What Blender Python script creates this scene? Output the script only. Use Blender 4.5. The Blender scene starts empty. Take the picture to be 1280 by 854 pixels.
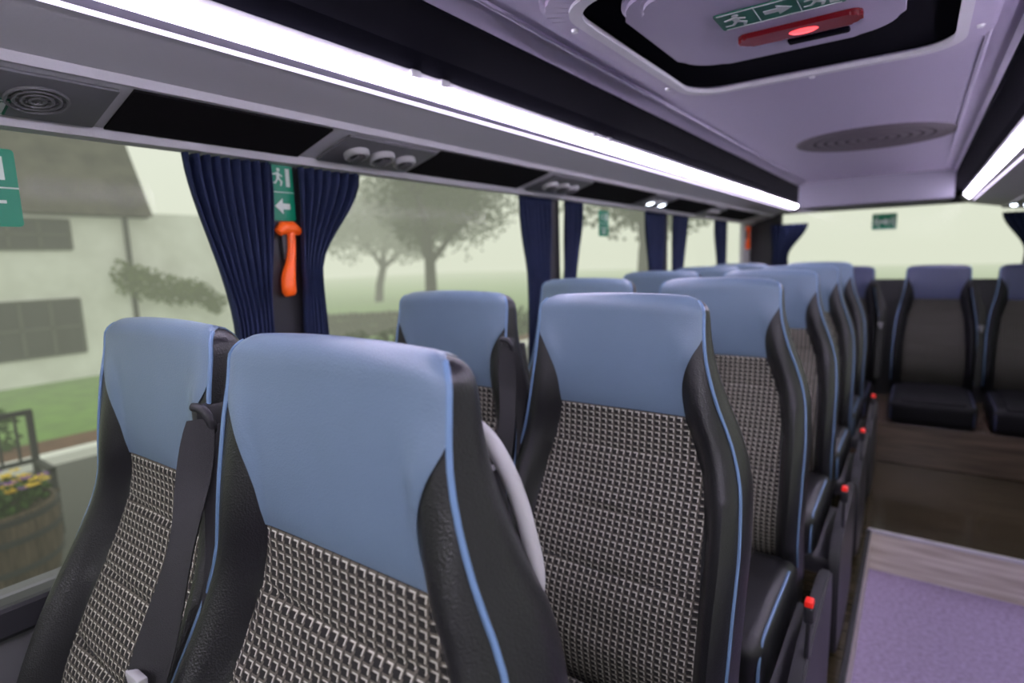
import bpy, bmesh, math, random
from mathutils import Vector, Matrix
random.seed(7)
C = bpy.context.scene
COL = C.collection
PI = math.pi

# ------------------------------------------------------------------ materials
def newmat(name):
    m = bpy.data.materials.new(name); m.use_nodes = True
    nt = m.node_tree; b = nt.nodes['Principled BSDF']
    return m, nt, b
def N(nt, t, **k):
    n = nt.nodes.new(t)
    for a, v in k.items(): setattr(n, a, v)
    return n
def L(nt, a, b): nt.links.new(a, b)
def math_(nt, op, a, b=None, c=None):
    n = nt.nodes.new('ShaderNodeMath'); n.operation = op
    for i, v in enumerate((a, b, c)):
        if v is None: continue
        if isinstance(v, (int, float)): n.inputs[i].default_value = v
        else: nt.links.new(v, n.inputs[i])
    return n.outputs[0]
def plain(name, col, rough=.5, metal=0, noise=0, nscale=30, bump=0, bscale=300, emis=0, ecol=None, spec=None):
    m, nt, b = newmat(name)
    b.inputs['Base Color'].default_value = (*col, 1)
    b.inputs['Roughness'].default_value = rough
    b.inputs['Metallic'].default_value = metal
    if spec is not None: b.inputs['Specular IOR Level'].default_value = spec
    tc = N(nt, 'ShaderNodeTexCoord')
    if noise:
        n = N(nt, 'ShaderNodeTexNoise'); n.inputs['Scale'].default_value = nscale; n.inputs['Detail'].default_value = 5
        L(nt, tc.outputs['Object'], n.inputs['Vector'])
        r = N(nt, 'ShaderNodeMixRGB'); r.inputs[1].default_value = (*[c*(1-noise) for c in col], 1)
        r.inputs[2].default_value = (*[min(1, c*(1+noise)) for c in col], 1)
        L(nt, n.outputs[0], r.inputs[0]); L(nt, r.outputs[0], b.inputs['Base Color'])
    if bump:
        v = N(nt, 'ShaderNodeTexVoronoi'); v.inputs['Scale'].default_value = bscale
        L(nt, tc.outputs['Object'], v.inputs['Vector'])
        bp = N(nt, 'ShaderNodeBump'); bp.inputs['Strength'].default_value = bump; bp.inputs['Distance'].default_value = .002
        L(nt, v.outputs['Distance'], bp.inputs['Height']); L(nt, bp.outputs[0], b.inputs['Normal'])
    if emis:
        b.inputs['Emission Color'].default_value = (*(ecol or col), 1); b.inputs['Emission Strength'].default_value = emis
    return m
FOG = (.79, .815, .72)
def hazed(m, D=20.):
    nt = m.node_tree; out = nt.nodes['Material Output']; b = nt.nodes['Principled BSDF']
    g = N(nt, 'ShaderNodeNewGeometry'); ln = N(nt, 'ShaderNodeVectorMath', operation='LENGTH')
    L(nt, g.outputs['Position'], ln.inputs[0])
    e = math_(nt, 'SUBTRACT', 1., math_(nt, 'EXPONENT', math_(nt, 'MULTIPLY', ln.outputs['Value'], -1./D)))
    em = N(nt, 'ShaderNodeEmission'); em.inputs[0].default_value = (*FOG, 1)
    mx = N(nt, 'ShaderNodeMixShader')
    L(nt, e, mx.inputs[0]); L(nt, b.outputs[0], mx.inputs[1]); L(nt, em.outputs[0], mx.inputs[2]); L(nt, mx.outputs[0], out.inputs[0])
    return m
M = {}
M['blue'] = plain('blue_leather', (.145, .210, .292), .34, bump=.12, bscale=420, noise=.06, nscale=8)
M['blueshade'] = plain('blue_leather_shaded', (.045, .055, .115), .4, bump=.12, bscale=420)  # same blue leather, rear-row shade put into the colour
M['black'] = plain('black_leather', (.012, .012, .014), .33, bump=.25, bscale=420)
M['blackshade'] = plain('black_leather_shaded', (.005, .005, .007), .6, bump=.2, bscale=420, spec=.2)  # black leather again, darkened and dulled for the shaded rear row
M['piping'] = plain('blue_piping', (.14, .24, .40), .4)
M['dark'] = plain('dark_plastic', (.02, .02, .024), .45, bump=.1, bscale=500)
M['greyplastic'] = plain('grey_plastic', (.42, .42, .42), .4)
M['midgrey'] = plain('mid_grey_plastic', (.15, .15, .16), .5)
M['charcoal'] = plain('charcoal_plastic', (.028, .028, .032), .45)
M['panel'] = plain('panel_grey', (.60, .59, .62), .5, bump=.05, bscale=200)
M['ceil'] = plain('ceiling_vinyl', (.44, .395, .52), .5, bump=.08, bscale=300)
M['grill'] = plain('grille_brown', (.105, .085, .10), .6)
M['cone'] = plain('grille_dark', (.02, .016, .018), .9)
M['band'] = plain('black_band', (.003, .003, .006), 1., spec=.05)
M['insert'] = plain('insert_fabric', (.010, .009, .010), 1., bump=.3, bscale=700, spec=.1)
M['wall'] = plain('wall_trim', (.16, .16, .17), .6, bump=.1, bscale=250)
M['header'] = plain('header_grey', (.24, .225, .28), .7)
M['pale'] = plain('pale_edge', (.65, .63, .68), .45)
M['led'] = plain('led_white', (1, 1, 1), .5, emis=31, ecol=(.85, .765, 1.))
M['led2'] = plain('led_thin', (1, 1, 1), .5, emis=2.2, ecol=(.82, .72, 1.))
M['ledrail'] = plain('rail_grey', (.5, .46, .58), .35)
M['spot'] = plain('spot_light', (1, 1, 1), .5, emis=14, ecol=(.75, .85, 1.))
M['chrome'] = plain('brushed_metal', (.7, .7, .72), .4, metal=.6)
M['orange'] = plain('orange_plastic_glow', (.9, .12, .01), .35, emis=.12, ecol=(1, .12, .01))  # slight emission brightens the plastic, which is no lamp
M['red'] = plain('red_button_glow', (.8, .02, .01), .35, emis=.2, ecol=(1, .02, .01))  # emission lifts the red; the button itself is unlit
M['lens'] = plain('red_lens', (.05, .002, .005), .25, emis=.045, ecol=(1, .01, .02))
M['lensglow'] = plain('red_lamp', (1, .1, .1), .3, emis=1.6, ecol=(1, .07, .08))
M['green'] = plain('sign_green_glow', (0, .17, .09), .4, emis=.05, ecol=(0, .9, .5))  # faint emission added so the backlit plates stay green
M['white'] = plain('sign_white_glow', (.62, .70, .64), .4, emis=.06)  # pictogram print also gets a little added glow
M['greendim'] = plain('hatch_sign_green', (0, .13, .07), .4)
M['whitedim'] = plain('hatch_sign_white', (.50, .55, .52), .4)
M['belt'] = plain('belt_webbing', (.010, .010, .011), .6, bump=.3, bscale=900)
M['curtain'] = plain('navy_curtain', (.007, .016, .062), .8, noise=.25, nscale=60)
def fabric(name, ax, dim=1.):
    m, nt, b = newmat(name)
    tc = N(nt, 'ShaderNodeTexCoord'); s = N(nt, 'ShaderNodeSeparateXYZ'); L(nt, tc.outputs['Object'], s.inputs[0])
    fx = math_(nt, 'FRACT', math_(nt, 'MULTIPLY', math_(nt, 'ADD', s.outputs[0], 2.), 1/.0146))
    fz = math_(nt, 'FRACT', math_(nt, 'MULTIPLY', math_(nt, 'ADD', s.outputs[ax], 2.), 1/.0119))
    def lt(a, v): return math_(nt, 'LESS_THAN', a, v)
    def gt(a, v): return math_(nt, 'GREATER_THAN', a, v)
    def mul(a, c): return math_(nt, 'MULTIPLY', a, c)
    blk = math_(nt, 'MAXIMUM', mul(lt(fx, .62), lt(fz, .63)), mul(mul(gt(fx, .56), lt(fx, .70)), lt(fz, .18)))
    thr = mul(gt(fx, .90), gt(fz, .3)); blk = math_(nt, 'MAXIMUM', blk, thr)
    wv = mul(mul(gt(fx, .64), lt(fx, .76)), mul(gt(fz, .18), lt(fz, .80)))
    wh = mul(mul(gt(fz, .68), lt(fz, .80)), mul(lt(fx, .76), gt(fx, .16)))
    wht = math_(nt, 'MAXIMUM', wv, wh)
    m1 = N(nt, 'ShaderNodeMixRGB'); m1.inputs[1].default_value = (.145*dim, .13*dim, .10*dim, 1); m1.inputs[2].default_value = (.74*dim, .72*dim, .61*dim, 1); L(nt, wht, m1.inputs[0])
    m2 = N(nt, 'ShaderNodeMixRGB'); m2.inputs[2].default_value = (.014, .013, .012, 1); L(nt, blk, m2.inputs[0]); L(nt, m1.outputs[0], m2.inputs[1])
    no = N(nt, 'ShaderNodeTexNoise'); no.inputs['Scale'].default_value = 700; L(nt, tc.outputs['Object'], no.inputs['Vector'])
    m3 = N(nt, 'ShaderNodeMixRGB', blend_type='MULTIPLY'); m3.inputs[0].default_value = .45
    L(nt, m2.outputs[0], m3.inputs[1]); L(nt, no.outputs[0], m3.inputs[2])
    L(nt, m3.outputs[0], b.inputs['Base Color']); b.inputs['Roughness'].default_value = .9
    bp = N(nt, 'ShaderNodeBump'); bp.inputs['Strength'].default_value = .12; bp.inputs['Distance'].default_value = .0008
    L(nt, wht, bp.inputs['Height']); L(nt, bp.outputs[0], b.inputs['Normal'])
    return m
M['fab'] = fabric('check_fabric', 2); M['fabh'] = fabric('check_fabric_flat', 1, .6); M['fabshade'] = fabric('check_fabric_rear', 2, .30)
def wood(name, c1, c2, rough=.35, sc=(1, 14, 14)):
    m, nt, b = newmat(name)
    tc = N(nt, 'ShaderNodeTexCoord'); mp = N(nt, 'ShaderNodeMapping'); mp.inputs['Scale'].default_value = sc
    L(nt, tc.outputs['Object'], mp.inputs[0])
    n = N(nt, 'ShaderNodeTexNoise'); n.inputs['Scale'].default_value = 3; n.inputs['Detail'].default_value = 6; L(nt, mp.outputs[0], n.inputs['Vector'])
    r = N(nt, 'ShaderNodeValToRGB'); r.color_ramp.elements[0].position = .35; r.color_ramp.elements[1].position = .68
    r.color_ramp.elements[0].color = (*c1, 1); r.color_ramp.elements[1].color = (*c2, 1)
    L(nt, n.outputs[0], r.inputs[0]); L(nt, r.outputs[0], b.inputs['Base Color']); b.inputs['Roughness'].default_value = rough
    return m
M['lamin'] = wood('floor_laminate', (.034, .027, .014), (.072, .056, .034), .14)
M['boxwood'] = wood('seat_box_laminate', (.075, .052, .036), (.15, .11, .08), .25)
M['riser'] = wood('riser_laminate', (.60, .52, .44), (.90, .84, .76), .4)
M['carpet'] = plain('aisle_carpet', (.44, .355, .55), .95, noise=.5, nscale=60, bump=1., bscale=260)
def glassmat():
    m = bpy.data.materials.new('tinted_glass'); m.use_nodes = True; nt = m.node_tree; nt.nodes.clear()
    o = N(nt, 'ShaderNodeOutputMaterial'); t = N(nt, 'ShaderNodeBsdfTransparent'); t.inputs[0].default_value = (.835, .855, .78, 1)
    g = N(nt, 'ShaderNodeBsdfGlossy'); g.inputs['Roughness'].default_value = .12
    f = N(nt, 'ShaderNodeLayerWeight'); f.inputs[0].default_value = .5
    fac = math_(nt, 'ADD', math_(nt, 'MULTIPLY', math_(nt, 'POWER', f.outputs['Facing'], 6.), .12), .006)
    x = N(nt, 'ShaderNodeMixShader'); L(nt, fac, x.inputs[0]); L(nt, t.outputs[0], x.inputs[1]); L(nt, g.outputs[0], x.inputs[2]); L(nt, x.outputs[0], o.inputs[0])
    return m
M['glass'] = glassmat()
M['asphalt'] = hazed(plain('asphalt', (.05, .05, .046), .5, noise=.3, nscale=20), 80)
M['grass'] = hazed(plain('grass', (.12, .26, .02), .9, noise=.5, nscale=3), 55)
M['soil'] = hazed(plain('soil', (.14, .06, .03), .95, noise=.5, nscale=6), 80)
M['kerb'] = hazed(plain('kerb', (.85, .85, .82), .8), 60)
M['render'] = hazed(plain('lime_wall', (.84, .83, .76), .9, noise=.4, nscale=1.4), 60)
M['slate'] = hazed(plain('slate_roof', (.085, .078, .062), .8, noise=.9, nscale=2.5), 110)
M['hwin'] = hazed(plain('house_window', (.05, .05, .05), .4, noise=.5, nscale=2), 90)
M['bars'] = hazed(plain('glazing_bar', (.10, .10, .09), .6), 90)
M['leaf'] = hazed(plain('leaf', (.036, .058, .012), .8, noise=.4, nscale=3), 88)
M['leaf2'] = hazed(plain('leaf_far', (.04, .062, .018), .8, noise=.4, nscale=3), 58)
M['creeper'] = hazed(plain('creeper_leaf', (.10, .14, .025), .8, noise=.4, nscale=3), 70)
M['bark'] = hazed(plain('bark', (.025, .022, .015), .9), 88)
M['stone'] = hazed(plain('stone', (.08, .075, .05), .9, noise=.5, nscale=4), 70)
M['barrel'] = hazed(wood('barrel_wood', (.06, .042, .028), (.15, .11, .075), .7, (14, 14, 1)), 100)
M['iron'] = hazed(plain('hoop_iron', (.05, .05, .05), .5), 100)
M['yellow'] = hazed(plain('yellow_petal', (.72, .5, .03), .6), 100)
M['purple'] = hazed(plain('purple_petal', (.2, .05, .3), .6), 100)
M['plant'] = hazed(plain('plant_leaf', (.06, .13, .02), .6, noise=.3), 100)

# ------------------------------------------------------------------ helpers
def tag(o, label=None, cat=None, group=None, kind=None):
    if label: o['label'] = label
    if cat: o['category'] = cat
    if group: o['group'] = group
    if kind: o['kind'] = kind
    return o
def empty(name, loc=(0, 0, 0), rot=(0, 0, 0)):
    o = bpy.data.objects.new(name, None); COL.objects.link(o); o.location = loc; o.rotation_euler = rot
    o.empty_display_size = .1; return o
def obj(name, bm, mat, parent=None, smooth=True):
    bmesh.ops.recalc_face_normals(bm, faces=bm.faces[:])
    me = bpy.data.meshes.new(name); bm.to_mesh(me); bm.free(); me.materials.append(mat)
    if smooth:
        me.polygons.foreach_set('use_smooth', [True]*len(me.polygons))
        try: me.set_sharp_from_angle(angle=math.radians(40))
        except Exception: pass
    o = bpy.data.objects.new(name, me); COL.objects.link(o)
    if parent: o.parent = parent
    return o
def struct(name, bm, mat, label=None, cat=None, smooth=False):
    o = obj(name, bm, mat, None, smooth); o['kind'] = 'structure'
    if label: o['label'] = label
    if cat: o['category'] = cat
    return o
def box(bm, x0, x1, y0, y1, z0, z1, bev=0, seg=2):
    r = bmesh.ops.create_cube(bm, size=1); vs = r['verts']
    for v in vs: v.co = Vector(((x0+x1)/2+v.co.x*(x1-x0), (y0+y1)/2+v.co.y*(y1-y0), (z0+z1)/2+v.co.z*(z1-z0)))
    if bev:
        es = list({e for v in vs for e in v.link_edges})
        bmesh.ops.bevel(bm, geom=es, offset=bev, segments=seg, affect='EDGES', profile=.5)
    return bm
def B(*a, **k): return box(bmesh.new(), *a, **k)
def quad(pts):
    bm = bmesh.new(); bm.faces.new([bm.verts.new(p) for p in pts]); return bm
def prism(bm, pts, a0, a1, axis='Y'):
    def P(p, a):
        return (p[0], a, p[1]) if axis == 'Y' else ((p[0], p[1], a) if axis == 'Z' else (a, p[0], p[1]))
    v0 = [bm.verts.new(P(p, a0)) for p in pts]; v1 = [bm.verts.new(P(p, a1)) for p in pts]
    n = len(pts); bm.faces.new(v0); bm.faces.new(v1[::-1])
    for i in range(n): bm.faces.new((v0[i], v0[(i+1) % n], v1[(i+1) % n], v1[i]))
    return bm
def tube(bm, pts, r, n=8, closed=False):
    pts = [Vector(p) for p in pts]; m = len(pts); rings = []
    up = None
    for i, p in enumerate(pts):
        a = pts[(i-1) % m] if (closed or i > 0) else p; c = pts[(i+1) % m] if (closed or i < m-1) else p
        t = (c-a).normalized()
        if up is None:
            up = t.orthogonal().normalized()
        up = (up-t*up.dot(t)).normalized(); s = t.cross(up)
        rr = r[i] if isinstance(r, (list, tuple)) else r
        rings.append([bm.verts.new(p+(up*math.cos(2*PI*k/n)+s*math.sin(2*PI*k/n))*rr) for k in range(n)])
    for i in range(m if closed else m-1):
        a, b_ = rings[i], rings[(i+1) % m]
        for k in range(n): bm.faces.new((a[k], a[(k+1) % n], b_[(k+1) % n], b_[k]))
    if not closed: bm.faces.new(rings[0]); bm.faces.new(rings[-1][::-1])
    return bm
def spline(pts, n=6):
    P = [Vector(p) for p in pts]; out = []
    for i in range(len(P)-1):
        a, b_, c, d = P[max(i-1, 0)], P[i], P[i+1], P[min(i+2, len(P)-1)]
        for k in range(n):
            t = k/n; out.append(.5*((2*b_)+(c-a)*t+(2*a-5*b_+4*c-d)*t*t+(3*b_-a-3*c+d)*t**3))
    out.append(P[-1]); return out
def lathe(bm, prof, n=24, c=(0, 0, 0)):
    rings = []
    for r, z in prof:
        if r < 1e-5: rings.append([bm.verts.new((c[0], c[1], c[2]+z))])
        else: rings.append([bm.verts.new((c[0]+r*math.cos(2*PI*k/n), c[1]+r*math.sin(2*PI*k/n), c[2]+z)) for k in range(n)])
    for a, b_ in zip(rings, rings[1:]):
        for k in range(n):
            if len(a) == 1 and len(b_) == 1: break
            if len(a) == 1: bm.faces.new((a[0], b_[k], b_[(k+1) % n]))
            elif len(b_) == 1: bm.faces.new((a[k], a[(k+1) % n], b_[0]))
            else: bm.faces.new((a[k], a[(k+1) % n], b_[(k+1) % n], b_[k]))
    return bm
def rrect(cx, cy, w, h, r, n=8):
    out = []
    for (sx, sy, a0) in ((1, 1, 0), (-1, 1, 90), (-1, -1, 180), (1, -1, 270)):
        for k in range(n+1):
            a = math.radians(a0+90*k/n); out.append((cx+sx*(w/2-r)+r*math.cos(a), cy+sy*(h/2-r)+r*math.sin(a)))
    return out
def ring(bm, po, pi_, z0, z1):
    n = len(po)
    V = [[bm.verts.new((p[0], p[1], z)) for p in q] for q, z in ((po, z0), (po, z1), (pi_, z1), (pi_, z0))]
    for a in range(4):
        A, B_ = V[a], V[(a+1) % 4]
        for k in range(n): bm.faces.new((A[k], A[(k+1) % n], B_[(k+1) % n], B_[k]))
    return bm
def ribbon(bm, pts, wv, th=.0015):
    pts = [Vector(p) for p in pts]; wv = [Vector(w) for w in wv]; rows = []
    for i, p in enumerate(pts):
        t = (pts[min(i+1, len(pts)-1)]-pts[max(i-1, 0)]).normalized(); nn = t.cross(wv[i]).normalized()*th
        rows.append([bm.verts.new(q) for q in (p-wv[i]-nn, p+wv[i]-nn, p+wv[i]+nn, p-wv[i]+nn)])
    for a, b_ in zip(rows, rows[1:]):
        for k in range(4): bm.faces.new((a[k], a[(k+1) % 4], b_[(k+1) % 4], b_[k]))
    bm.faces.new(rows[0]); bm.faces.new(rows[-1][::-1]); return bm
def interp(tab, t):
    if t <= tab[0][0]: return tab[0][1]
    for (a, va), (b_, vb) in zip(tab, tab[1:]):
        if t <= b_: return va+(vb-va)*(t-a)/(b_-a)
    return tab[-1][1]
def smooth(a, b_, t):
    s = max(0, min(1, (t-a)/(b_-a))); return s*s*(3-2*s)
def copy_tree(o, parent=None):
    c = o.copy(); COL.objects.link(c)
    if parent: c.parent = parent
    for ch in [x for x in bpy.data.objects if x.parent == o and x != c]: copy_tree(ch, c)
    return c

# ------------------------------------------------------------------ camera
CAMZ = 1.56; F = 710.
cd = bpy.data.cameras.new('camera'); cam = bpy.data.objects.new('camera', cd); COL.objects.link(cam)
Ry = Vector((.578, .1349, -.8048)).normalized(); Rx = Vector((.8156, -.0584, .5756)); Rx = (Rx-Ry*Rx.dot(Ry)).normalized(); Rz = Rx.cross(Ry)
RM = Matrix((Rx, Ry, Rz))          # camera axes -> world
cam.matrix_world = Matrix.Translation((0, 0, CAMZ)) @ RM.to_4x4()
cd.lens = F/1280*36; cd.sensor_width = 36; cd.clip_start = .02; cd.clip_end = 300
cd.dof.use_dof = True; cd.dof.focus_distance = .80; cd.dof.aperture_fstop = 2.5
C.camera = cam
def ray(px, py): return RM @ Vector(((px-640)/F, (427-py)/F, -1))
GZ = -.80
def ground(px, py):
    d = ray(px, py); k = (GZ-CAMZ)/d.z; return Vector((0, 0, CAMZ))+d*k
def AM(x, z): 
    zr = z-CAMZ; return (1.015*(.986*x+.029*zr), CAMZ+1.015*(.9985*zr-.036*x))
def my(y): return .986*y-.049

# ------------------------------------------------------------------ shell
XL, XR, YF, YR = -1.30, .92, -2.2, 5.62
SILL, WTOP = .98, 1.85
PX, SY = -.122, 3.12
struct('floor', B(PX, XR, YF, SY, -.06, 0), M['carpet'], 'speckled lilac grey carpet in the aisle', 'floor')
struct('floor', B(XL, PX, YF, SY, -.06, .20), M['lamin'], 'raised platform under the double seats', 'floor')
struct('floor', B(XL, XR, SY+.02, YR, -.06, .20), M['lamin'], 'raised brown wood floor in front of the rear seats', 'floor')
struct('trim_1', B(PX, XR, SY-.005, SY+.02, .0, .188), M['riser'], 'pale wood step riser at the end of the carpet', 'step')
struct('trim_2', B(PX-.004, XR, SY-.010, SY+.010, .188, .204, bev=.004), M['pale'], 'pale nosing along the step', 'step edge')
struct('trim_3', B(PX, PX+.010, YF, SY-.005, .0, .19), M['riser'], 'pale side of the seat platform', 'trim')
struct('trim_4', B(PX-.008, PX+.010, YF, SY-.010, .19, .203, bev=.003), M['charcoal'], 'dark edge strip of the seat platform', 'trim')
YH = 4.40
CL = AM(-.72, 1.965)
bm = bmesh.new()
pr = [(CL[0], CL[1]), (-.690, 2.006), (-.66, 2.014), (-.4, 2.017), (-.1, 2.017), (.11, 2.015), (.14, 2.008), (.15, 1.992), (.15, 2.08), (CL[0], 2.08)]
prism(bm, pr, YF, YH+.1); struct('ceiling', bm, M['ceil'], 'lavender grey vinyl ceiling panel', 'ceiling', smooth=True)
struct('ceiling', B(XL-.05, XR+.05, YF, YR+.05, 2.081, 2.13), M['wall'])
for x, z in ((-.655, 2.012), (.095, 2.013)):
    struct('trim_%d' % (40 if x < 0 else 41), tube(bmesh.new(), [(x, YF, z), (x, YH, z)], .005, 8), M['ceil'], 'raised rib along the ceiling edge', 'trim', True)
bm = bmesh.new(); box(bm, XL-.06, XL, YF, YR, -.06, SILL); box(bm, XL-.06, XL, YF, YR, WTOP, 2.08)
struct('wall_left', bm, M['wall'], 'grey side wall below and above the windows', 'wall')
bm = bmesh.new(); box(bm, XR, XR+.06, YF, YR, -.06, SILL); box(bm, XR, XR+.06, YF, YR, 1.84, 2.08)
struct('wall_right', bm, M['wall'], 'grey side wall beside the aisle', 'wall')
RWB = 1.30
bm = bmesh.new(); box(bm, XL, XR, YR, YR+.06, -.06, RWB); box(bm, XL, XR, YR, YR+.06, 1.88, 2.08)
box(bm, XL, -1.02, YR, YR+.06, RWB, 1.88); box(bm, .70, XR, YR, YR+.06, RWB, 1.88)
struct('wall_rear', bm, M['charcoal'], 'rear wall around the back window', 'wall')
bm = bmesh.new(); box(bm, XL, XR, YF-.06, YF, -.06, .85); box(bm, XL, XR, YF-.06, YF, 1.9, 2.08)
struct('wall_front', bm, M['wall'])
bm = bmesh.new(); prism(bm, [(YH, 2.08), (YH, 1.847), (YH+.006, 1.842), (YR, 1.885), (YR, 2.08)], -.699, .151, 'X')
struct('trim_5', bm, M['header'], 'grey header panel above the rear window', 'trim')
struct('trim_6', B(XL, XL+.05, YF, YR, SILL-.05, SILL+.012, bev=.01), M['charcoal'], 'dark sill ledge under the side windows', 'sill')
pil = [(-.5, .07), (my(.886), .070), (my(2.19), .06), (my(3.52), .06), (my(4.88), .07), (5.50, .11)]
tn = 7
for i, (y, hw) in enumerate(pil):
    struct('trim_%d' % tn, B(XL-.02, XL+.022, y-hw, y+hw, SILL, WTOP, bev=.008), M['panel' if i == 5 else 'dark'], 'pale panel in the rear corner' if i == 5 else 'black pillar between two side windows', 'pillar'); tn += 1
for i, y in enumerate([-.9, .9, 2.6, 4.3, 5.55]):
    struct('trim_%d' % tn, B(XR-.02, XR+.02, y-.06, y+.06, SILL, 1.84, bev=.008), M['dark'], 'black pillar on the aisle side', 'pillar'); tn += 1
ys = [YF]+[p[0] for p in pil]
wn = 1
def pane_x(x, a, b_, z0, z1): return quad([(x, a, z0), (x, b_, z0), (x, b_, z1), (x, a, z1)])
for a, b_ in zip(ys, ys[1:]):
    struct('window_%d' % wn, pane_x(XL-.03, a, b_, SILL-.01, WTOP+.01), M['glass'], 'tinted side window pane', 'window'); wn += 1
struct('window_%d' % wn, pane_x(XR+.03, YF, YR, SILL-.01, 1.85), M['glass'], 'tinted windows beside the aisle', 'window'); wn += 1
struct('window_%d' % wn, quad([(-1.03, YR+.03, RWB-.01), (.71, YR+.03, RWB-.01), (.71, YR+.03, 1.89), (-1.03, YR+.03, 1.89)]), M['glass'], 'tinted rear window', 'window'); wn += 1
struct('window_%d' % wn, quad([(XL, YF-.03, .84), (XR, YF-.03, .84), (XR, YF-.03, 1.91), (XL, YF-.03, 1.91)]), M['glass']); wn += 1

# ------------------------------------------------------------------ overhead racks
def rack(side, label):
    t = empty('overhead_rack', (0, 1.5, 2.0))
    Y0, Y1 = YF-1.5, 5.58-1.5; dz = -2.0
    def T(pts):
        if side == 'L': pts = [(AM(x, z) if z < 2.05 else (AM(x, z)[0], 2.08)) for x, z in pts]; pts = [(max(x, -1.299), z) for x, z in pts]
        return [(x, z+dz) for x, z in pts]
    if side == 'L':
        blk = [(-.722, 1.962), (-.735, 1.972), (-.85, 1.940), (-.883, 1.914), (-.883, 2.08), (-.722, 2.08)]
        body = [(-.884, 1.913), (-.890, 1.900), (-.935, 1.872), (-.950, 1.869), (-1.075, 1.832), (-1.082, 1.818), (-1.09, 1.818), (-1.235, 1.772), (-1.245, 1.755), (-1.275, 1.752), (-1.299, 1.79), (-1.299, 2.08), (-.884, 2.08)]
        l1 = [(-.888, 1.9060), (-.8865, 1.8992), (-.913, 1.8795), (-.918, 1.8840)]
        rail = [(-.919, 1.8835), (-.9175, 1.8775), (-.932, 1.8695), (-.935, 1.8745)]
        l2 = [(-.938, 1.8730), (-.937, 1.8680), (-.943, 1.8658), (-.946, 1.8705)]
    else:
        blk = [(.152, 1.985), (.160, 1.988), (.210, 1.945), (.222, 1.923), (.222, 2.08), (.152, 2.08)]
        body = [(.223, 1.923), (.232, 1.906), (.285, 1.872), (.30, 1.868), (.47, 1.835), (.475, 1.82), (.86, 1.79), (.919, 1.80), (.919, 2.08), (.223, 2.08)]
        l1 = [(.229, 1.914), (.227, 1.907), (.257, 1.8805), (.263, 1.885)]; l2 = [(.279, 1.876), (.278, 1.871), (.287, 1.866), (.290, 1.87)]
        rail = [(.262, 1.886), (.261, 1.8785), (.280, 1.869), (.282, 1.879)]
    for nm, pts, m in (('recess_band', blk, 'band'), ('rack_body', body, 'panel'), ('light_strip', l1, 'led'), ('thin_light_strip', l2, 'led2'), ('light_rail', rail, 'ledrail')):
        bm = bmesh.new(); e = 0 if nm != 'light_strip' else .012
        cut = 0 if ('band' in nm or 'body' in nm) else (.03 if side == 'L' else .45)
        prism(bm, T(pts), Y0, Y1-cut-e); obj(nm, bm, M[m], t, smooth=False)
    if side == 'L':
        cx_, cz_ = AM(-.884, 1.908)
        for y in (.89, .98, 1.69, 1.80):
            obj('rail_clip', B(cx_-.009, cx_+.008, y-1.5, y-1.5+.028, cz_-.007+dz, cz_+.007+dz, bev=.003), M['panel'], t)
        ed = [YF]+[my(q) for q in (.20, .50, .93, 1.27, 1.86, 2.2, 2.9, 3.2, 3.95, 4.2, 5.2)]
        for k in range(0, len(ed)-1, 2):
            y0, y1 = ed[k], ed[k+1]
            bm = bmesh.new(); prism(bm, T([(-1.093, 1.818), (-1.093, 1.813), (-1.232, 1.769), (-1.232, 1.774)]), y0+.012-1.5, y1-.012-1.5)
            obj('fabric_insert', bm, M['insert'], t, smooth=False)
    else:
        for xx in (.50, .57):
            zz = 1.82-(xx-.475)*.078+dz
            bm = bmesh.new(); lathe(bm, [(0, -.010), (.014, -.008), (.018, .002)], 16, (xx, 5.15-1.5, zz)); obj('reading_light', bm, M['spot'], t)
    tag(t, label, 'luggage rack'); return t
rack('L', 'long grey overhead rack with a glowing white light strip above the curtained windows')
rack('R', 'overhead rack with glowing strip at the upper right edge above the aisle')
va, vb = AM(-1.093, 1.816), AM(-1.232, 1.772)
VT = math.atan2(va[1]-vb[1], va[0]-vb[0]); VC = ((va[0]+vb[0])/2, (va[1]+vb[1])/2-.002)
def vent(y, kind, label, g=None):
    t = empty('air_vent_panel', (VC[0], my(y), VC[1]), (0, -VT, 0))
    obj('panel', B(-.068, .068, -.150, .150, -.005, .001, bev=.002), M['midgrey'], t)
    if kind == 'speaker':
        for yy in (-.055, .055):
            bm = bmesh.new()
            for r in (.010, .020, .030, .040): tube(bm, [(r*math.cos(2*PI*k/24), yy+r*math.sin(2*PI*k/24), -.007) for k in range(24)], .003, 6, True)
            for k in range(4):
                an = PI/4*k; tube(bm, [(-.042*math.cos(an), yy-.042*math.sin(an), -.006), (.042*math.cos(an), yy+.042*math.sin(an), -.006)], .002, 5)
            obj('grille', bm, M['midgrey'], t)
    else:
        for yy, r in ((-.080, .032), (0, .036), (.080, .032)):
            bm = bmesh.new(); lathe(bm, [(r, -.004), (r, -.014), (r-.004, -.019), (r-.009, -.019), (r-.011, -.010)], 24, (0, yy, 0)); nz = obj('nozzle', bm, M['greyplastic'], t)
            bm = bmesh.new()
            lathe(bm, [(0, -.022), (.010, -.021), (.018, -.017), (r-.011, -.010)], 20, (0, yy, 0))
            obj('nozzle_core', bm, M['spot'] if (kind == 'lit' and yy != 0) else M['charcoal'], nz)
            bm = bmesh.new()
            for q in (-1, 0, 1): box(bm, -.018, .018, yy+q*.009-.0015, yy+q*.009+.0015, -.025, -.018)
            if kind != 'lit': obj('slats', bm, M['midgrey'], nz, False)
            else: bm.free()
    tag(t, label, 'air vent', g)
vent(.34, 'speaker', 'dark panel with two round slotted grilles above the leftmost window')
vent(1.12, 'nozzle', 'grey panel of three round air nozzles above the orange hammer curtain')
vent(2.05, 'nozzle', 'three nozzle air panel above the second curtain pair')
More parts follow.
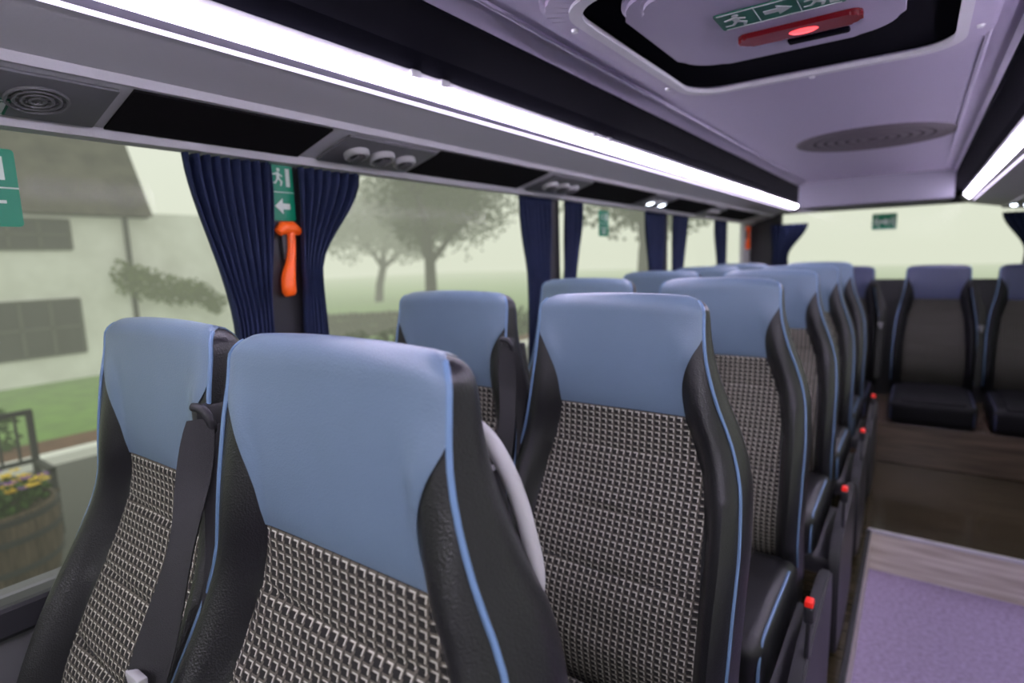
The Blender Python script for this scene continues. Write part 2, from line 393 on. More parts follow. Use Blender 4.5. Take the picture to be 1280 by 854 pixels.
vent(3.05, 'lit', 'air panel with two glowing reading lights before the third curtain')
vent(4.08, 'nozzle', 'small far three nozzle panel near the rear of the rack')

# ------------------------------------------------------------------ roof hatch
hx, hy, hz = -.245, 1.275, 2.014
t = empty('roof_hatch', (hx, hy, hz))
def bevz(bm, z, o): bmesh.ops.bevel(bm, geom=[e for e in bm.edges if all(abs(v.co.z-z) < 1e-4 for v in e.verts)], offset=o, segments=2, affect='EDGES')
bm = bmesh.new(); ring(bm, rrect(0, 0, .69, .84, .12), rrect(0, 0, .58, .73, .09), -.024, .02); bevz(bm, -.024, .01); obj('frame', bm, M['ceil'], t)
bm = bmesh.new(); ring(bm, rrect(0, 0, .60, .75, .095), rrect(0, 0, .56, .71, .085), -.030, -.02); obj('inner_rim', bm, M['panel'], t)
bm = bmesh.new(); prism(bm, rrect(0, 0, .575, .725, .09), -.014, .01, 'Z'); obj('dark_gap', bm, M['band'], t)
bm = bmesh.new(); prism(bm, rrect(-.01, -.095, .42, .46, .09), -.030, -.01, 'Z'); bevz(bm, -.030, .008); obj('lid', bm, M['ceil'], t)
bm = bmesh.new(); prism(bm, rrect(0, -.205, .36, .22, .06), -.038, -.028, 'Z'); bevz(bm, -.038, .007); obj('lid_pad', bm, M['ceil'], t)
bm = bmesh.new(); prism(bm, rrect(.030, -.002, .215, .056, .020), -.040, -.028, 'Z'); bevz(bm, -.040, .006); ln = obj('lamp_lens', bm, M['lens'], t)
bm = bmesh.new(); lathe(bm, [(0, -.0435), (.011, -.0425), (.014, -.0395)], 16, (.040, -.002, 0))
for v in bm.verts: v.co.x = .040+(v.co.x-.040)*1.9
obj('bulb', bm, M['lensglow'], ln)
obj('handle', B(.00, .11, .058, .085, -.036, -.026, bev=.004), M['band'], t)
for x, y in ((-.318, -.25), (-.318, .25), (.318, .25), (.318, -.25), (0, .395)):
    bm = bmesh.new(); lathe(bm, [(0, -.030), (.006, -.029), (.008, -.022)], 10, (x, y, 0)); obj('screw', bm, M['chrome'], t)
tag(t, 'roof escape hatch with red lamp and dark surround in the ceiling', 'roof hatch')
t = empty('ceiling_speaker', (-.19, 2.92, 2.017))
bm = bmesh.new(); lathe(bm, [(.29, 0), (.285, -.006), (.265, -.007), (.25, -.003)], 48); obj('rim', bm, M['grill'], t)
bm = bmesh.new(); lathe(bm, [(0, -.0025), (.252, -.0025), (.252, 0)], 40); obj('cone', bm, M['cone'], t)
bm = bmesh.new()
for k in range(6):
    r = .035+k*.040; lathe(bm, [(r-.014, -.003), (r-.013, -.0045), (r+.013, -.0045), (r+.014, -.003)], 40)
obj('grille', bm, M['grill'], t)
tag(t, 'large round slotted speaker grille in the ceiling behind the hatch', 'speaker')

# ------------------------------------------------------------------ signs
def rotm(x, y, z): return Matrix((x, y, z)).transposed().to_euler()
ROT = {'left': rotm((0, 1, 0), (0, 0, 1), (1, 0, 0)), 'rear': rotm((1, 0, 0), (0, 0, 1), (0, -1, 0)), 'ceil': rotm((1, 0, 0), (0, -1, 0), (0, 0, -1)),
       'rack': rotm((0, 1, 0), (math.cos(VT), 0, math.sin(VT)), (math.sin(VT), 0, -math.cos(VT)))}
def poly(bm, pts, z0=.0008, z1=.0018): prism(bm, pts, z0, z1, 'Z')
def runner(bm, cx, cy, s, f=1):
    c = lambda pts: [(cx+f*x*s, cy+y*s) for x, y in pts]
    poly(bm, [(cx+f*.05*s+.09*s*math.cos(a*PI/5), cy+.36*s+.09*s*math.sin(a*PI/5)) for a in range(10)])
    poly(bm, c([(-.08, .24), (.08, .24), (.10, -.05), (-.06, -.05)]))
    poly(bm, c([(.06, .22), (.26, .08), (.24, .02), (.05, .12)])); poly(bm, c([(-.07, .22), (-.28, .16), (-.27, .09), (-.06, .12)]))
    poly(bm, c([(-.05, -.04), (.08, -.04), (.25, -.20), (.18, -.42), (.10, -.42), (.14, -.22)])); poly(bm, c([(-.06, -.04), (.04, -.06), (-.12, -.32), (-.34, -.30), (-.34, -.24), (-.16, -.25)]))
def arrow(bm, cx, cy, s, f=-1):
    poly(bm, [(cx+f*x*s, cy+y*s) for x, y in ((.4, 0), (.0, .36), (.0, .13), (-.38, .13), (-.38, -.13), (.0, -.13), (.0, -.36))])
def rect(bm, x0, x1, y0, y1): poly(bm, [(x0, y0), (x1, y0), (x1, y1), (x0, y1)])
def sign(kind, loc, rot, w, h, label, dim=False):
    t = empty('exit_sign', loc, ROT[rot])
    bm = bmesh.new(); prism(bm, rrect(0, 0, w, h, min(w, h)*.06, 3), -.001, .0008, 'Z'); obj('plate', bm, M['greendim' if dim else 'green'], t, False)
    bm = bmesh.new()
    if kind == 'tall':
        runner(bm, -w*.12, h*.26, h*.36); rect(bm, w*.2, w*.36, h*.10, h*.42)
        rect(bm, -w/2, w/2, -.0008, .0008); arrow(bm, 0, -h*.25, w*.8)
    elif kind == 'split':
        runner(bm, -w*.16, h*.26, h*.34); rect(bm, w*.12, w*.34, h*.10, h*.40)
        rect(bm, -w/2, w/2, -.0012, .0012)
        rect(bm, -w*.32, w*.32, -h*.20, -h*.16); arrow(bm, 0, -h*.33, w*.4)
    else:
        for q in (-1/6, 1/6): rect(bm, q*w-.0007, q*w+.0007, -h*.5, h*.5)
        rect(bm, -w*.47, w*.47, h*.43, h*.47); rect(bm, -w*.47, w*.47, -h*.47, -h*.43)
        runner(bm, -w*.345, -h*.02, h*.82); arrow(bm, 0, 0, h*.72, 1)
        runner(bm, w*.29, -h*.02, h*.72); rect(bm, w*.385, w*.455, -h*.34, h*.34)
    obj('pictogram', bm, M['whitedim' if dim else 'white'], t, False); tag(t, label, 'sign')
sign('split', (-1.327, my(.345), 1.712), 'left', .11, .135, 'green emergency exit sign on the leftmost window glass')
sign('tall', (XL+.0235, my(.90), 1.738), 'left', .066, .135, 'green arrow exit sign on the pillar above the orange hammer')
sign('split', (-1.327, my(2.78), 1.725), 'left', .11, .13, 'small green sign on the window between second and third curtains')
sign('wide', (-.25, YR+.027, 1.770), 'rear', .17, .13, 'green sign at the top of the rear window')
sign('wide', (hx+.020, hy-.140, hz-.040), 'ceil', .20, .080, 'green pictogram sign on the roof hatch beside the red lamp', True)
sg = (VC[0]-.036*math.cos(VT), VC[1]-.036*math.sin(VT)-.0065)
sign('wide', (sg[0], .262, sg[1]), 'rack', .10, .05, 'small green plate imitating a sign reflection under the rack above the leftmost window', True)  # modelled plate stands in for a green reflection on the panel

# ------------------------------------------------------------------ hammers
def hammer(x, y, z, s, label):
    t = empty('emergency_hammer', (x, y, z), (0, 0, 0))
    bm = bmesh.new()
    tube(bm, spline([(.014, .014*s, .055*s), (.015, .012*s, .02*s), (.016, .004*s, -.02*s), (.016, -.004*s, -.050*s), (.016, -.005*s, -.075*s), (.016, -.003*s, -.090*s)], 3), [.009*s+.007*s*smooth(3, 10, k)-.005*s*smooth(13, 15, k) for k in range(16)], 12)
    obj('handle', bm, M['orange'], t)
    bm = bmesh.new(); tube(bm, [(.014, -.018*s, .052*s), (.014, -.006*s, .062*s), (.014, .018*s, .062*s), (.014, .036*s, .054*s)], [.010*s, .015*s, .015*s, .009*s], 12); obj('head', bm, M['orange'], t)
    obj('bracket', B(-.001, .010, -.008*s, .024*s, -.01*s, .048*s, bev=.003), M['charcoal'], t)
    tag(t, label, 'hammer'); return t
hammer(XL+.023, my(.893), 1.585, 1.08, 'orange emergency hammer hanging on the pillar between the nearest curtains')
hammer(XL+.023, 5.45, 1.69, 1.2, 'most distant orange hammer on the pale rear corner panel')

# ------------------------------------------------------------------ curtains
def curtain(at, axis, a0, a1, b0, b1, label, n=7, zt=1.799, zm=1.40, zb=1.0, amp=.012, spread=.03):
    if axis == 'Y': a0, a1, b0, b1 = my(a0), my(a1), my(b0), my(b1)
    bm = bmesh.new(); nu, nv = n*8, 26; rows = []
    for j in range(nv+1):
        z = zt+(zb-zt)*j/nv
        if z > zm: s = smooth(0, 1, (zt-z)/(zt-zm)); l = a0+(b0-a0)*s; r = a1+(b1-a1)*s
        else:
            s = smooth(0, .3, (zm-z)); l = b0-spread*s; r = b1+spread*s
        row = []
        for i in range(nu+1):
            q = i/nu; w = math.sin(q*n*2*PI+.5*math.sin(j*.35))*amp*(1.0+.3*math.sin(q*9+j*.2))
            p = l+(r-l)*q
            row.append(bm.verts.new((at+w, p, z) if axis == 'Y' else (p, at+w, z)))
        rows.append(row)
    for a, b_ in zip(rows, rows[1:]):
        for i in range(nu): bm.faces.new((a[i], a[i+1], b_[i+1], b_[i]))
    o = obj('curtain', bm, M['curtain'])
    md = o.modifiers.new('thick', 'SOLIDIFY'); md.thickness = .0015
    tag(o, label, 'curtain'); return o
CX = XL+.045
curtain(CX, 'Y', .660, .865, .74, .835, 'wide pleated navy curtain left of the orange hammer', 9)
curtain(CX, 'Y', .935, 1.13, .925, .985, 'navy curtain swept back right of the orange hammer', 7, zm=1.54, spread=.01)
curtain(CX, 'Y', 1.90, 2.14, 1.96, 2.12, 'navy curtain at the left of the second pillar', 8)
curtain(CX, 'Y', 2.25, 2.42, 2.24, 2.34, 'narrow navy curtain at the right of the second pillar', 5)
curtain(CX, 'Y', 3.15, 3.46, 3.22, 3.44, 'navy curtain before the third pillar', 8)
curtain(CX, 'Y', 3.60, 3.88, 3.60, 3.80, 'navy curtain behind the third pillar', 7)
curtain(CX, 'Y', 4.50, 4.82, 4.60, 4.80, 'farthest side window curtain near the rear corner', 7)
curtain(YR-.045, 'X', -1.10, -.80, -1.08, -.95, 'dark curtain at the left edge of the rear window', 7, zt=1.79, zm=1.5, zb=1.1)
curtain(YR-.045, 'X', .48, .76, .62, .74, 'dark curtain at the right edge of the rear window', 7, zt=1.79, zm=1.5, zb=1.1)

# ------------------------------------------------------------------ seats
H = 1.28; RHO = .022; TB = .232
WT = [(0, .179), (.06, .180), (.12, .182), (.2, .191), (.28, .207), (.36, .221), (.46, .230), (.6, .233), (.85, .230)]
def sm_interp(tab, t, h=.02):
    return (interp(tab, t-h)+interp(tab, t)*2+interp(tab, t+h))/4
def W(t):
    w = sm_interp(WT, t); r = .026
    if t < r: w -= r-math.sqrt(max(0, r*r-(r-t)**2))
    return w
def ZZ(x, t): return H-t-.008*(abs(x)/.18)**2.2*max(0, 1-t/.24)
XF = [(0, .12), (.23, .126), (.30, .144), (.42, .168), (.60, .176), (.85, .176)]
def lean(t): return -.15*smooth(.24, .70, t)+.04*smooth(.70, .85, t)
def yfront(x, t):
    w = W(t); xf = min(sm_interp(XF, t), w-.02); a = abs(x)
    y = (RHO-math.sqrt(max(0, RHO*RHO-(RHO-t)**2))) if t < RHO else 0
    y += lean(t)
    y -= .005*math.sin(PI*smooth(0, .34, t))
    y -= .008*(a/w)**2*smooth(0, .1, t)*(1-smooth(.1, .3, t))
    bol = .008*smooth(.05, .12, t)+.026*smooth(.09, .26, t)+.022*smooth(.2, .5, t)
    v = max(0, min(1, (a-xf)/(w-xf)))
    p = math.sin(PI*.5*min(v/.58, 1)); p -= (.75 if x > 0 else .30)*max(0, (v-.58)/.42)**2
    return y-bol*p
def yback(t):
    D = .055+.075*smooth(.02, .42, t); k = math.sqrt(max(0, 1-(1-min(t/.05, 1))**2))
    return RHO+(D-RHO)*k+lean(t)
def inset(t): return min(.03, max(0, yback(t)-yfront(W(t), t))*.25)
def trows(t1, n): 
    a = [RHO*(1-math.cos(PI/2*k/6)) for k in range(6)]+[RHO+(.075-RHO)*k/5 for k in range(5)]
    return a+[.075+(t1-.075)*k/n for k in range(n+1)]
def flare(x, z):
    return .036*smooth(.03, .36, H-z)*smooth(-.10, .21, x)+.006*smooth(.15, .45, H-z)
def skew(bm, kind):
    if kind == 'aisle':
        for v in bm.verts: v.co.x += flare(v.co.x, v.co.z)
    return bm
def body_bm():
    bm = bmesh.new(); rings = []
    for t in trows(.85, 44):
        w = W(t); pts = []; nf = 40
        for i in range(nf+1):
            x = (-1+2*i/nf)*w; pts.append((x, yfront(x, t), ZZ(x, t)))
        y1 = yfront(w, t); y2 = yback(t); th = max(.0, y2-y1); ins = inset(t); ns = 9; zw = ZZ(w, t); yl = yfront(-w, t)
        for k in range(1, ns+1):
            s = k/ns; pts.append((w-ins*s*s*s+.010*min(1, th/.1)*math.sin(PI*s), y1+th*s, zw))
        nb = 12
        for k in range(1, nb): 
            s = k/nb; x = (w-ins)*(1-2*s); pts.append((x, y2+.008*(1-(2*s-1)**2)*min(1, t/.1), ZZ(x, t)))
        for k in range(ns, 0, -1):
            s = k/ns; pts.append((-(w-ins*s*s*s+.010*min(1, th/.1)*math.sin(PI*s)), yl+(y2-yl)*s, zw))
        rings.append([bm.verts.new(p) for p in pts])
    n = len(rings[0])
    for a, b_ in zip(rings, rings[1:]):
        for k in range(n): bm.faces.new((a[k], a[(k+1) % n], b_[(k+1) % n], b_[k]))
    bm.faces.new(rings[-1]); bm.faces.new(rings[0][::-1])
    bmesh.ops.remove_doubles(bm, verts=bm.verts[:], dist=.0004)
    return bm
def patch_bm(rows, xb, backrows=0, creases=0, nu=30, edge=.10, puff=.006):
    bm = bmesh.new(); G = []
    seq = [('b', t) for t in ([.024, .012, .005] if backrows else [])]+[('f', t) for t in rows]
    nr = len(seq)
    for j, (sd, t) in enumerate(seq):
        row = []
        for i in range(nu+1):
            u = -1+2*i/nu; x = u*xb(t)
            eu = min(1, (1-abs(u))/edge)**.5; ej = min(1, (nr-1-j)/3)**.5 if backrows else min(1, min(j, nr-1-j)/2)**.5
            off = .0015+puff*eu*ej
            if creases:
                for tc_ in (.075, .19, .30):
                    s_ = (t-TB-tc_-.012*(1-u*u))/.006; off -= creases*.0045*math.exp(-s_*s_)*eu
                off += creases*.0016*math.sin((H-t)*2*PI/.085+.8*math.cos(u*1.4))*eu*smooth(TB+.06, TB+.12, t)
            k = max(0, 1-t/RHO)
            if sd == 'f': row.append((x, yfront(x, t)-off*(1-.6*k), ZZ(x, t)+off*k))
            else: x = u*(W(t)-inset(t)-.004); row.append((x, yback(t)+.002, ZZ(x, t)+off*k))
        G.append(row)
    V = [[bm.verts.new(p) for p in r] for r in G]
    for a, b_ in zip(V, V[1:]):
        for i in range(nu): bm.faces.new((a[i], a[i+1], b_[i+1], b_[i]))
    per = [(V[0][i], 0) for i in range(nu+1)]+[(V[j][nu], j) for j in range(1, nr)]+[(V[nr-1][i], nr-1) for i in range(nu-1, -1, -1)]+[(V[j][0], j) for j in range(nr-2, 0, -1)]
    sk = [bm.verts.new(v.co+Vector((-.004*(1 if v.co.x > 0 else -1), .008 if seq[j][0] == 'f' else -.006, 0))) for v, j in per]
    n = len(per)
    for k in range(n): bm.faces.new((per[k][0], sk[k], sk[(k+1) % n], per[(k+1) % n][0]))
    return bm
XB = [(.0, 1.), (.066, 1.), (.080, .975), (.102, .89), (.13, .80), (.155, .735), (.18, .695), (TB, .65)]
def xblue(t): return W(t)*sm_interp(XB, t, .008) if t > .05 else W(t)
def xfab(t): return sm_interp(XF, t)-.001
def make_seat(kind):
    rear = kind == 'rear'; blk = M['blackshade' if rear else 'black']
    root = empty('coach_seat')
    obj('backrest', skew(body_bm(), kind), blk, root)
    rb = trows(TB, 16); obj('headrest_panel', skew(patch_bm(rb, xblue, backrows=1, puff=.003, edge=.06), kind), M['blueshade' if rear else 'blue'], root)
    rf = [TB+.002+.58*k/110 for k in range(111)]; obj('fabric_panel', skew(patch_bm(rf, xfab, creases=.4 if rear else 1, nu=24, puff=.004), kind), M['fabshade' if rear else 'fab'], root)
    for s in (-1, 1):
        pts = [(s*(W(t)+.0005), yfront(s*W(t), t)-.0005, ZZ(W(t), t)) for t in [.003, .006, .011, .018, .026, .036, .046, .06, .075]+[.095+.025*k for k in range(29)]]
        obj('piping', skew(tube(bmesh.new(), pts, .0032, 8), kind), M['piping'], root)
    yc = -.76 if rear else -.60; dzc = -.055 if rear else 0; cw = .285 if kind == 'aisle' else .222
    cu = obj('seat_cushion', B(-.222, cw, yc, -.15, .37+dzc, .525+dzc, bev=.045, seg=5), blk, root)
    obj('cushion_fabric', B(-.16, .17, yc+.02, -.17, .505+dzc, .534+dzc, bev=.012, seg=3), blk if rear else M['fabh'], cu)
    for s, xx in ((-1, -.207), (1, cw-.016)):
        obj('cushion_piping', tube(bmesh.new(), spline([(xx, -.24, .518+dzc), (xx, yc+.2, .518+dzc), (xx, yc+.06, .516+dzc), (xx, yc+.025, .500+dzc), (xx, yc+.005, .46+dzc), (xx, yc+.005, .40+dzc)], 4), .0035, 8), M['blueshade' if rear else 'piping'], cu)
    if not rear:
        bm = bmesh.new(); box(bm, -.20, .33 if kind == 'aisle' else .20, -.56, -.12, .315, .375, bev=.01); box(bm, -.17, -.12, -.52, -.16, .0, .32, bev=.006); box(bm, .15, .20, -.52, -.16, .0, .32, bev=.006)
        obj('seat_frame', bm, M['charcoal'], root)
    bm = bmesh.new()
    for (xa, ta), (xb_, tb_) in (((.17, .13), (.195, .40)), ((.195, .40), (.200, .66)), ((.200, .66), (.190, .84))):
        vs = [(-xa, yback(ta)-.006, H-ta), (xa, yback(ta)-.006, H-ta), (xb_, yback(tb_)-.006, H-tb_), (-xb_, yback(tb_)-.006, H-tb_)]
        f = [bm.verts.new(p) for p in vs]; g = [bm.verts.new((p[0], p[1]+.02, p[2])) for p in vs]
        bm.faces.new(f); bm.faces.new(g[::-1])
        for k in range(4): bm.faces.new((f[k], f[(k+1) % 4], g[(k+1) % 4], g[k]))
    bmesh.ops.remove_doubles(bm, verts=bm.verts[:], dist=.0001)
    obj('back_shell', bm, M['charcoal'], root, False)
    if kind == 'aisle':
        bm = bmesh.new(); pl = [(-.57, .06), (-.60, .22), (-.595, .40), (-.56, .445), (-.46, .475), (-.18, .49), (-.08, .47), (-.05, .36), (-.08, .06), (-.25, .02), (-.4, .02)]
        prism(bm, pl, .322, .354, 'X'); bmesh.ops.bevel(bm, geom=bm.edges[:], offset=.006, segments=2, affect='EDGES'); obj('side_cover', bm, M['charcoal'], root, True)
        bm = bmesh.new(); box(bm, .343, .352, -.495, -.472, .46, .55, bev=.004); box(bm, .338, .358, -.500, -.468, .548, .588, bev=.006, seg=3)
        bk = obj('belt_buckle', bm, M['dark'], root)
        obj('release_button', B(.339, .357, -.498, -.470, .585, .600, bev=.004), M['red'], bk)
    else:
        bm = bmesh.new(); t0 = .12; x0 = W(t0)
        tube(bm, spline([(x0+.000, -.035, H-.105), (x0+.016, -.03, H-.108), (x0+.024, -.025, H-.125), (x0+.018, -.022, H-.145), (x0+.000, -.02, H-.150)], 4), .006, 10)
        box(bm, x0-.012, x0+.006, -.035, .02, H-.152, H-.104, bev=.007)
        obj('belt_guide', bm, M['dark'], root)
        bm = bmesh.new()
        P1 = spline([(x0+.016, -.035, H-.12), (x0+.036, -.063, H-.20), (.240, -.098, H-.277), (.245, -.142, H-.383), (.243, -.205, H-.55), (.240, -.25, .50)], 5)
        ribbon(bm, P1, [(.007+.009*min(1, k/9), .014-.001*min(1, k/10)+.005*math.sin(k*.5), 0) for k in range(len(P1))])
        P2 = spline([(x0+.020, -.025, H-.13), (x0+.050, -.035, H-.22), (.262, -.060, H-.32), (.270, -.10, H-.46), (.266, -.15, H-.62), (.258, -.18, .50)], 5)
        ribbon(bm, P2, [(.005+.006*min(1, k/9), .018, 0) for k in range(len(P2))])
        sb = obj('seat_belt', bm, M['belt'], root)
        bm = bmesh.new(); box(bm, .226, .262, -.167, -.155, H-.412, H-.392, bev=.003); box(bm, .232, .256, -.169, -.163, H-.437, H-.407, bev=.001)
        obj('belt_tongue', bm, M['midgrey'] if rear else M['greyplastic'], sb)
    return root
def add_handle(root, kind):
    def hp(t, dx, dy):
        x = W(t); z = H-t
        return (x+dx+(flare(x, z) if kind == 'aisle' else 0), yback(t)+dy, z)
    pts = spline([hp(.085, -.050, -.010), hp(.084, -.032, .000), hp(.098, -.019, .006), hp(.130, -.010, .008), hp(.165, -.008, .005), hp(.200, -.011, -.001), hp(.232, -.017, -.008), hp(.258, -.026, -.018), hp(.275, -.040, -.034)], 5)
    bm = bmesh.new(); tube(bm, pts, .0090, 12)
    obj('grab_handle', bm, M['greyplastic'], root)
AX, WX, PZ = -.500, -.970, .20
rowsY = [.362, 1.065, 1.79, 2.52, 3.24, 3.93]
LAB_A = ['nearest aisle seat, large blue headrest filling the left foreground', 'second aisle seat back, blue headrest, full check fabric panel in the centre', 'third aisle seat, partly behind the central seat', 'fourth aisle seat, its blue side piping edge showing past the third', 'fifth aisle seat in the receding line', 'last aisle seat of the receding line before the rear row']
LAB_W = ['nearest window seat at far left with black belt at its shoulder', 'window seat behind the orange hammer curtain, left of the central seat', 'third window seat, only its headrest showing above the central seat', 'fourth window seat, low blue headrest top', 'fifth window seat headrest, nearly hidden', 'last window seat headrest beside the farthest curtains']
pa = make_seat('aisle'); pw = make_seat('window'); prr = make_seat('rear')
for i, y in enumerate(rowsY):
    a = pa if i == 0 else copy_tree(pa); a.location = (AX-(.006 if i == 0 else 0), y, PZ); tag(a, LAB_A[i], 'seat', 'double coach seats on the left')
    w = pw if i == 0 else copy_tree(pw); w.location = (WX-(.002 if i == 0 else 0), y+(.025 if i else .03), PZ); tag(w, LAB_W[i], 'seat', 'double coach seats on the left')
add_handle(pa, 'aisle'); add_handle(pw, 'window')
LR = ['rear row seat facing the aisle, blue headrest and belt at its side', 'rear row seat cut by the right edge of the picture', 'rear row seat mostly hidden behind the receding seats', 'rear row seat in the far left corner']
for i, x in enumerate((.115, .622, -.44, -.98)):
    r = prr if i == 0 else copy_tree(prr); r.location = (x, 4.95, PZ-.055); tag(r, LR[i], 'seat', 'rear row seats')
bm = B(-1.28, .90, 4.22, 5.06, .20, .458, bev=.005)
struct('trim_%d' % tn, bm, M['boxwood'], 'brown wood panel box under the rear row seats', 'trim'); tn += 1

# ------------------------------------------------------------------ outside
def gbox(name, x0, x1, y0, y1, z0, z1, m, label, cat): struct(name, B(x0, x1, y0, y1, z0, z1), m, label, cat)
KX = -8.6
gbox('road', KX, 12, -16, 45, GZ-.1, GZ, M['asphalt'], 'dark wet road beside the bus', 'road')
gbox('kerb', KX-.22, KX, -16, 45, GZ-.1, GZ+.12, M['kerb'], 'white painted kerb', 'kerb')
gbox('flower_bed', KX-1.2, KX-.22, -16, 45, GZ-.1, GZ+.05, M['soil'], 'brown soil strip behind the kerb', 'soil')
gbox('lawn', -80, KX-1.2, -40, 90, GZ-.1, GZ+.04, M['grass'], 'misty green lawn', 'lawn')
gbox('field', KX-.22, 60, 45, 90, GZ-.1, GZ+.0, M['grass'], 'misty field behind the bus', 'field')
HX = -15.
ct = empty('cottage', (HX, 4, GZ))
def cb(name, x0, x1, y0, y1, z0, z1, m, parent=ct, **k):
    return obj(name, B(x0, x1, y0-4, y1-4, z0-GZ, z1-GZ, **k), M[m], parent, False)
cb('wall', -5, 0, -9, 5.75, GZ, 2.86, 'render'); cb('extension_wall', -4, -.05, 5.75, 9.6, GZ, 2.9, 'render')
bm = bmesh.new(); prism(bm, [(.3, 2.80-GZ), (-2.6, 7.9-GZ), (-5.4, 2.80-GZ)], -13, 2.25); obj('roof', bm, M['slate'], ct, False)
cb('gutter', .05, .16, -9, 6.2, 2.76, 2.86, 'hwin'); cb('drainpipe', .0, .08, 5.70, 5.79, GZ, 2.82, 'hwin')
for y0, y1, z0, z1 in ((3.1, 4.66, 2.06, 2.68), (3.1, 4.66, -.18, .99), (-.1, 1.4, -.18, .99), (-.1, 1.4, 2.06, 2.68)):
    w = cb('window', -.02, .03, y0, y1, z0, z1, 'hwin')
    bm = bmesh.new()
    for q in (.0, .33, .66, 1.0): yy = y0+(y1-y0)*q; box(bm, .03, .05, yy-4-.03, yy-4+.03, z0-GZ, z1-GZ)
    for q in (0, .5, 1): zz = z0+(z1-z0)*q-GZ; box(bm, .03, .05, y0-4, y1-4, zz-.025, zz+.025)
    obj('glazing_bars', bm, M['bars'], w, False)
tag(ct, 'misty white cottage with dark slate roof seen through the leftmost window', 'house')
def leaves(bm, c, rad, n, s, rng):
    for _ in range(n):
        while True:
            p = Vector((rng.uniform(-1, 1), rng.uniform(-1, 1), rng.uniform(-1, 1)))
            if p.length < 1: break
        p = Vector(c)+Vector((p.x*rad[0], p.y*rad[1], p.z*rad[2]))
        a = Vector((rng.gauss(0, 1), rng.gauss(0, 1), rng.gauss(0, 1))).normalized(); b_ = a.orthogonal().normalized(); a = a*s*rng.uniform(.6, 1.2); b_ = b_*s*.6
        bm.faces.new([bm.verts.new(q) for q in (p-a, p+b_, p+a, p-b_)])
def tree(base, h, spread, seed, nl, ls, label, leafm='leaf', twigs=5):
    rng = random.Random(seed); t = empty('tree', base); bt = bmesh.new(); bl = bmesh.new()
    def branch(p, d, ln, r, lev):
        pts = [p]; q = p.copy(); dd = d.copy()
        for k in range(4):
            dd = (dd+Vector((rng.uniform(-.2, .2), rng.uniform(-.2, .2), rng.uniform(-.05, .15)))).normalized(); q = q+dd*ln/4; pts.append(q.copy())
        tube(bt, pts, [r, r*.9, r*.8, r*.65, r*.5], 6)
        if lev == 0:
            for qq in pts[1:]: leaves(bl, qq, (ln*.72, ln*.72, ln*.6), nl//4, ls, rng)
            return
        for k in range(twigs):
            an = 2*PI*(k+rng.random())/twigs; nd = (dd*.5+Vector((math.cos(an), math.sin(an), rng.uniform(-.1, 1.0)))*spread).normalized()
            branch(pts[2+k % 3], nd, ln*rng.uniform(.5, .8), r*.55, lev-1)
    branch(Vector((0, 0, 0)), Vector((0, 0, 1)), h*.55, h*.034, 2)
    obj('trunk', bt, M['bark'], t); obj('foliage', bl, M[leafm], t, False); tag(t, label, 'tree')
p = ground(543, 397); tree((p.x, p.y, GZ), 8.3, .9, 3, 560, .10, 'large misty spreading tree outside the second window', twigs=6)
p = ground(474, 378); tree((p.x, p.y, GZ), 7.6, .75, 5, 480, .13, 'fainter smaller tree left of the large spreading tree', 'leaf2')
p = ground(805, 384); tree((p.x, p.y, GZ), 9.5, .9, 9, 400, .15, 'misty tree seen between the second and third curtains', 'leaf')
p = ground(392, 374); tree((p.x, p.y, GZ), 9., .9, 12, 200, .17, 'palest distant tree beside the nearest curtain', 'leaf2')
a = ground(330, 430); b_ = ground(640, 412)
bm = bmesh.new(); rng = random.Random(4); n = 46
dv = (b_-a)
for k in range(n):
    for r_ in range(4):
        q = a+dv*((k+(.5 if r_ % 2 else 0))/n); s = dv.length/n*.5
        bx_ = bmesh.ops.create_icosphere(bm, subdivisions=1, radius=1)['verts']
        for v in bx_: v.co = Vector((q.x+v.co.x*s*1.2, q.y+v.co.y*s*1.2, GZ+.12+r_*.2+v.co.z*.14+rng.uniform(-.02, .02)))
tag(obj('stone_wall', bm, M['stone'], None, False), 'low dry stone wall in the mist before the large tree', 'wall')
bm = bmesh.new(); rng = random.Random(8)
for k in range(9): leaves(bm, (HX+.30, 5.5+k*.25, 1.48-k*.09+rng.uniform(-.1, .1)), (.12, .3, .45-.02*k), 150, .07, rng)
tag(obj('climbing_plant', bm, M['creeper'], None, False), 'green creeper on the cottage wall', 'plant')
bm = bmesh.new()
for k in range(16): leaves(bm, (KX-1.4, 6.5+k*.8, GZ+.40), (.35, .6, .5), 140, .08, rng)
tag(obj('hedge', bm, M['leaf'], None, False), 'low hedge along the kerb beyond the nearest curtain', 'hedge')
bm = bmesh.new()
for k in range(3): leaves(bm, (KX-1.1, 1.45+k*.25, GZ+.30), (.22, .22, .34), 90, .06, rng)
tag(obj('garden_shrub', bm, M['plant'], None, False), 'bright green shrub on the lawn edge at the far left', 'shrub')
t = empty('barrel_planter', (-5.45, .97, GZ)); t.scale = (1.1, 1.1, 1.1)
bm = bmesh.new(); lathe(bm, [(0, 0), (.29, 0), (.335, .15), (.36, .32), (.365, .5), (.35, .62), (.33, .62), (.33, .56), (0, .56)], 28); obj('barrel', bm, M['barrel'], t)
for z, r in ((.08, .325), (.25, .358), (.45, .372), (.58, .362)):
    bm = bmesh.new(); lathe(bm, [(r-.012, -.02), (r, -.02), (r+.001, .02), (r-.012, .02)], 28, (0, 0, z)); obj('hoop', bm, M['iron'], t)
bm = bmesh.new(); leaves(bm, (0, 0, .66), (.32, .32, .10), 500, .04, rng); obj('leaves', bm, M['plant'], t, False)
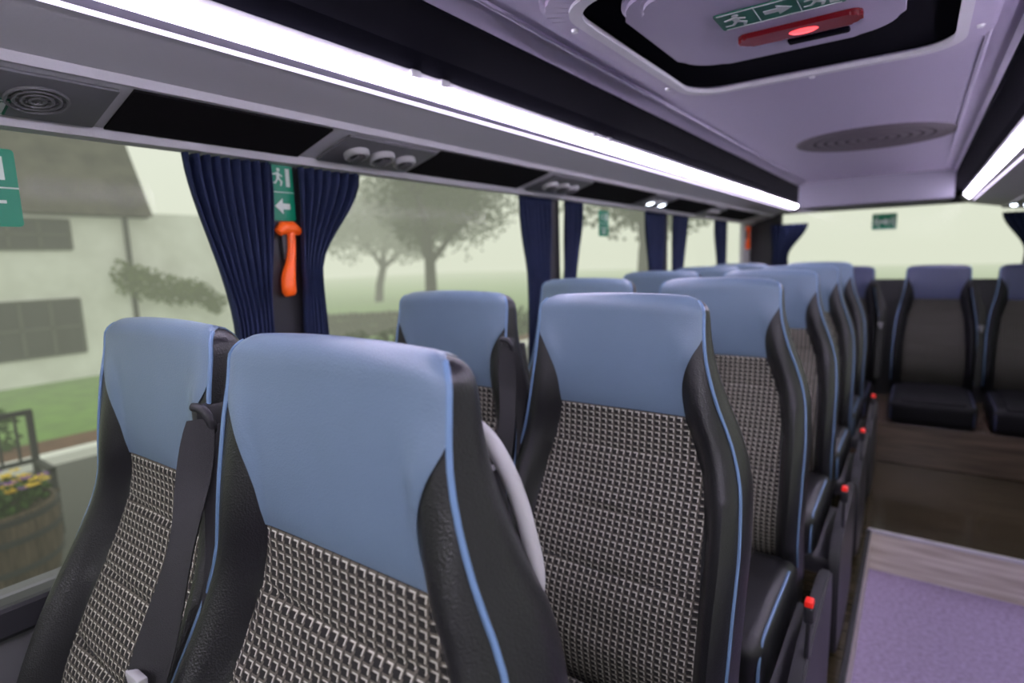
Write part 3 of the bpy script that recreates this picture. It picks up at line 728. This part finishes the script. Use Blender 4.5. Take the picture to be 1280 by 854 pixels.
for m, nf in (('yellow', 44), ('purple', 16)):
    bm = bmesh.new()
    for k in range(nf):
        an = rng.random()*2*PI; r = .32*rng.random()**.5; c = Vector((r*math.cos(an), r*math.sin(an), .74+rng.uniform(-.03, .05)))
        for j in range(5):
            aj = 2*PI*j/5; d = Vector((math.cos(aj)*.028, math.sin(aj)*.028, .012)); e = Vector((-math.sin(aj), math.cos(aj), 0))*.016
            bm.faces.new([bm.verts.new(q) for q in (c, c+d+e, c+d*1.35, c+d-e)])
    obj('blossoms', bm, M[m], t, False)
tag(t, 'wooden half barrel planter with yellow flowers outside the leftmost window', 'planter')
t = empty('garden_bench', (-6.7, 1.12, GZ))
for yy in (-.55, .45):
    bm = bmesh.new(); box(bm, -.025, .025, yy-.025, yy+.025, 0, 1.10); box(bm, .40, .45, yy-.025, yy+.025, 0, .62); box(bm, -.025, .45, yy-.025, yy+.025, .59, .63); obj('leg', bm, M['iron'], t, False)
bm = bmesh.new(); box(bm, -.02, .02, -.57, .47, 1.06, 1.11); box(bm, -.02, .02, -.57, .47, .60, .64)
for k in range(7): box(bm, -.01, .01, -.45+k*.13, -.43+k*.13, .62, 1.08)
obj('backrest', bm, M['iron'], t, False)
bm = bmesh.new()
for x in (.05, .17, .29, .41): box(bm, x-.045, x+.045, -.58, .48, .40, .43)
obj('seat', bm, M['barrel'], t, False)
tag(t, 'dark metal framed bench behind the barrel planter', 'bench')

# ------------------------------------------------------------------ light
w = bpy.data.worlds.new('world'); C.world = w; w.use_nodes = True; nt = w.node_tree; bg = nt.nodes['Background']
tc = N(nt, 'ShaderNodeTexCoord'); s = N(nt, 'ShaderNodeSeparateXYZ'); L(nt, tc.outputs['Generated'], s.inputs[0])
r = N(nt, 'ShaderNodeValToRGB'); r.color_ramp.elements[0].position = .0; r.color_ramp.elements[0].color = (*FOG, 1)
r.color_ramp.elements[1].position = .5; r.color_ramp.elements[1].color = (.95, .98, .94, 1)
L(nt, s.outputs[2], r.inputs[0]); L(nt, r.outputs[0], bg.inputs[0]); bg.inputs[1].default_value = 1.0
def area(name, loc, rot, sx, sy, e, col):
    l = bpy.data.lights.new(name, 'AREA'); l.shape = 'RECTANGLE'; l.size = sx; l.size_y = sy; l.energy = e; l.color = col
    o = bpy.data.objects.new(name, l); COL.objects.link(o); o.location = loc; o.rotation_euler = rot; return o
area('front_fill', (.2, -1.0, 1.93), (math.radians(55), 0, math.radians(18)), 1.1, .35, 11, (.97, .95, 1.))  # added fill lamp behind the camera, brightens the seat fronts
C.view_settings.view_transform = 'Standard'
C.view_settings.exposure = .15
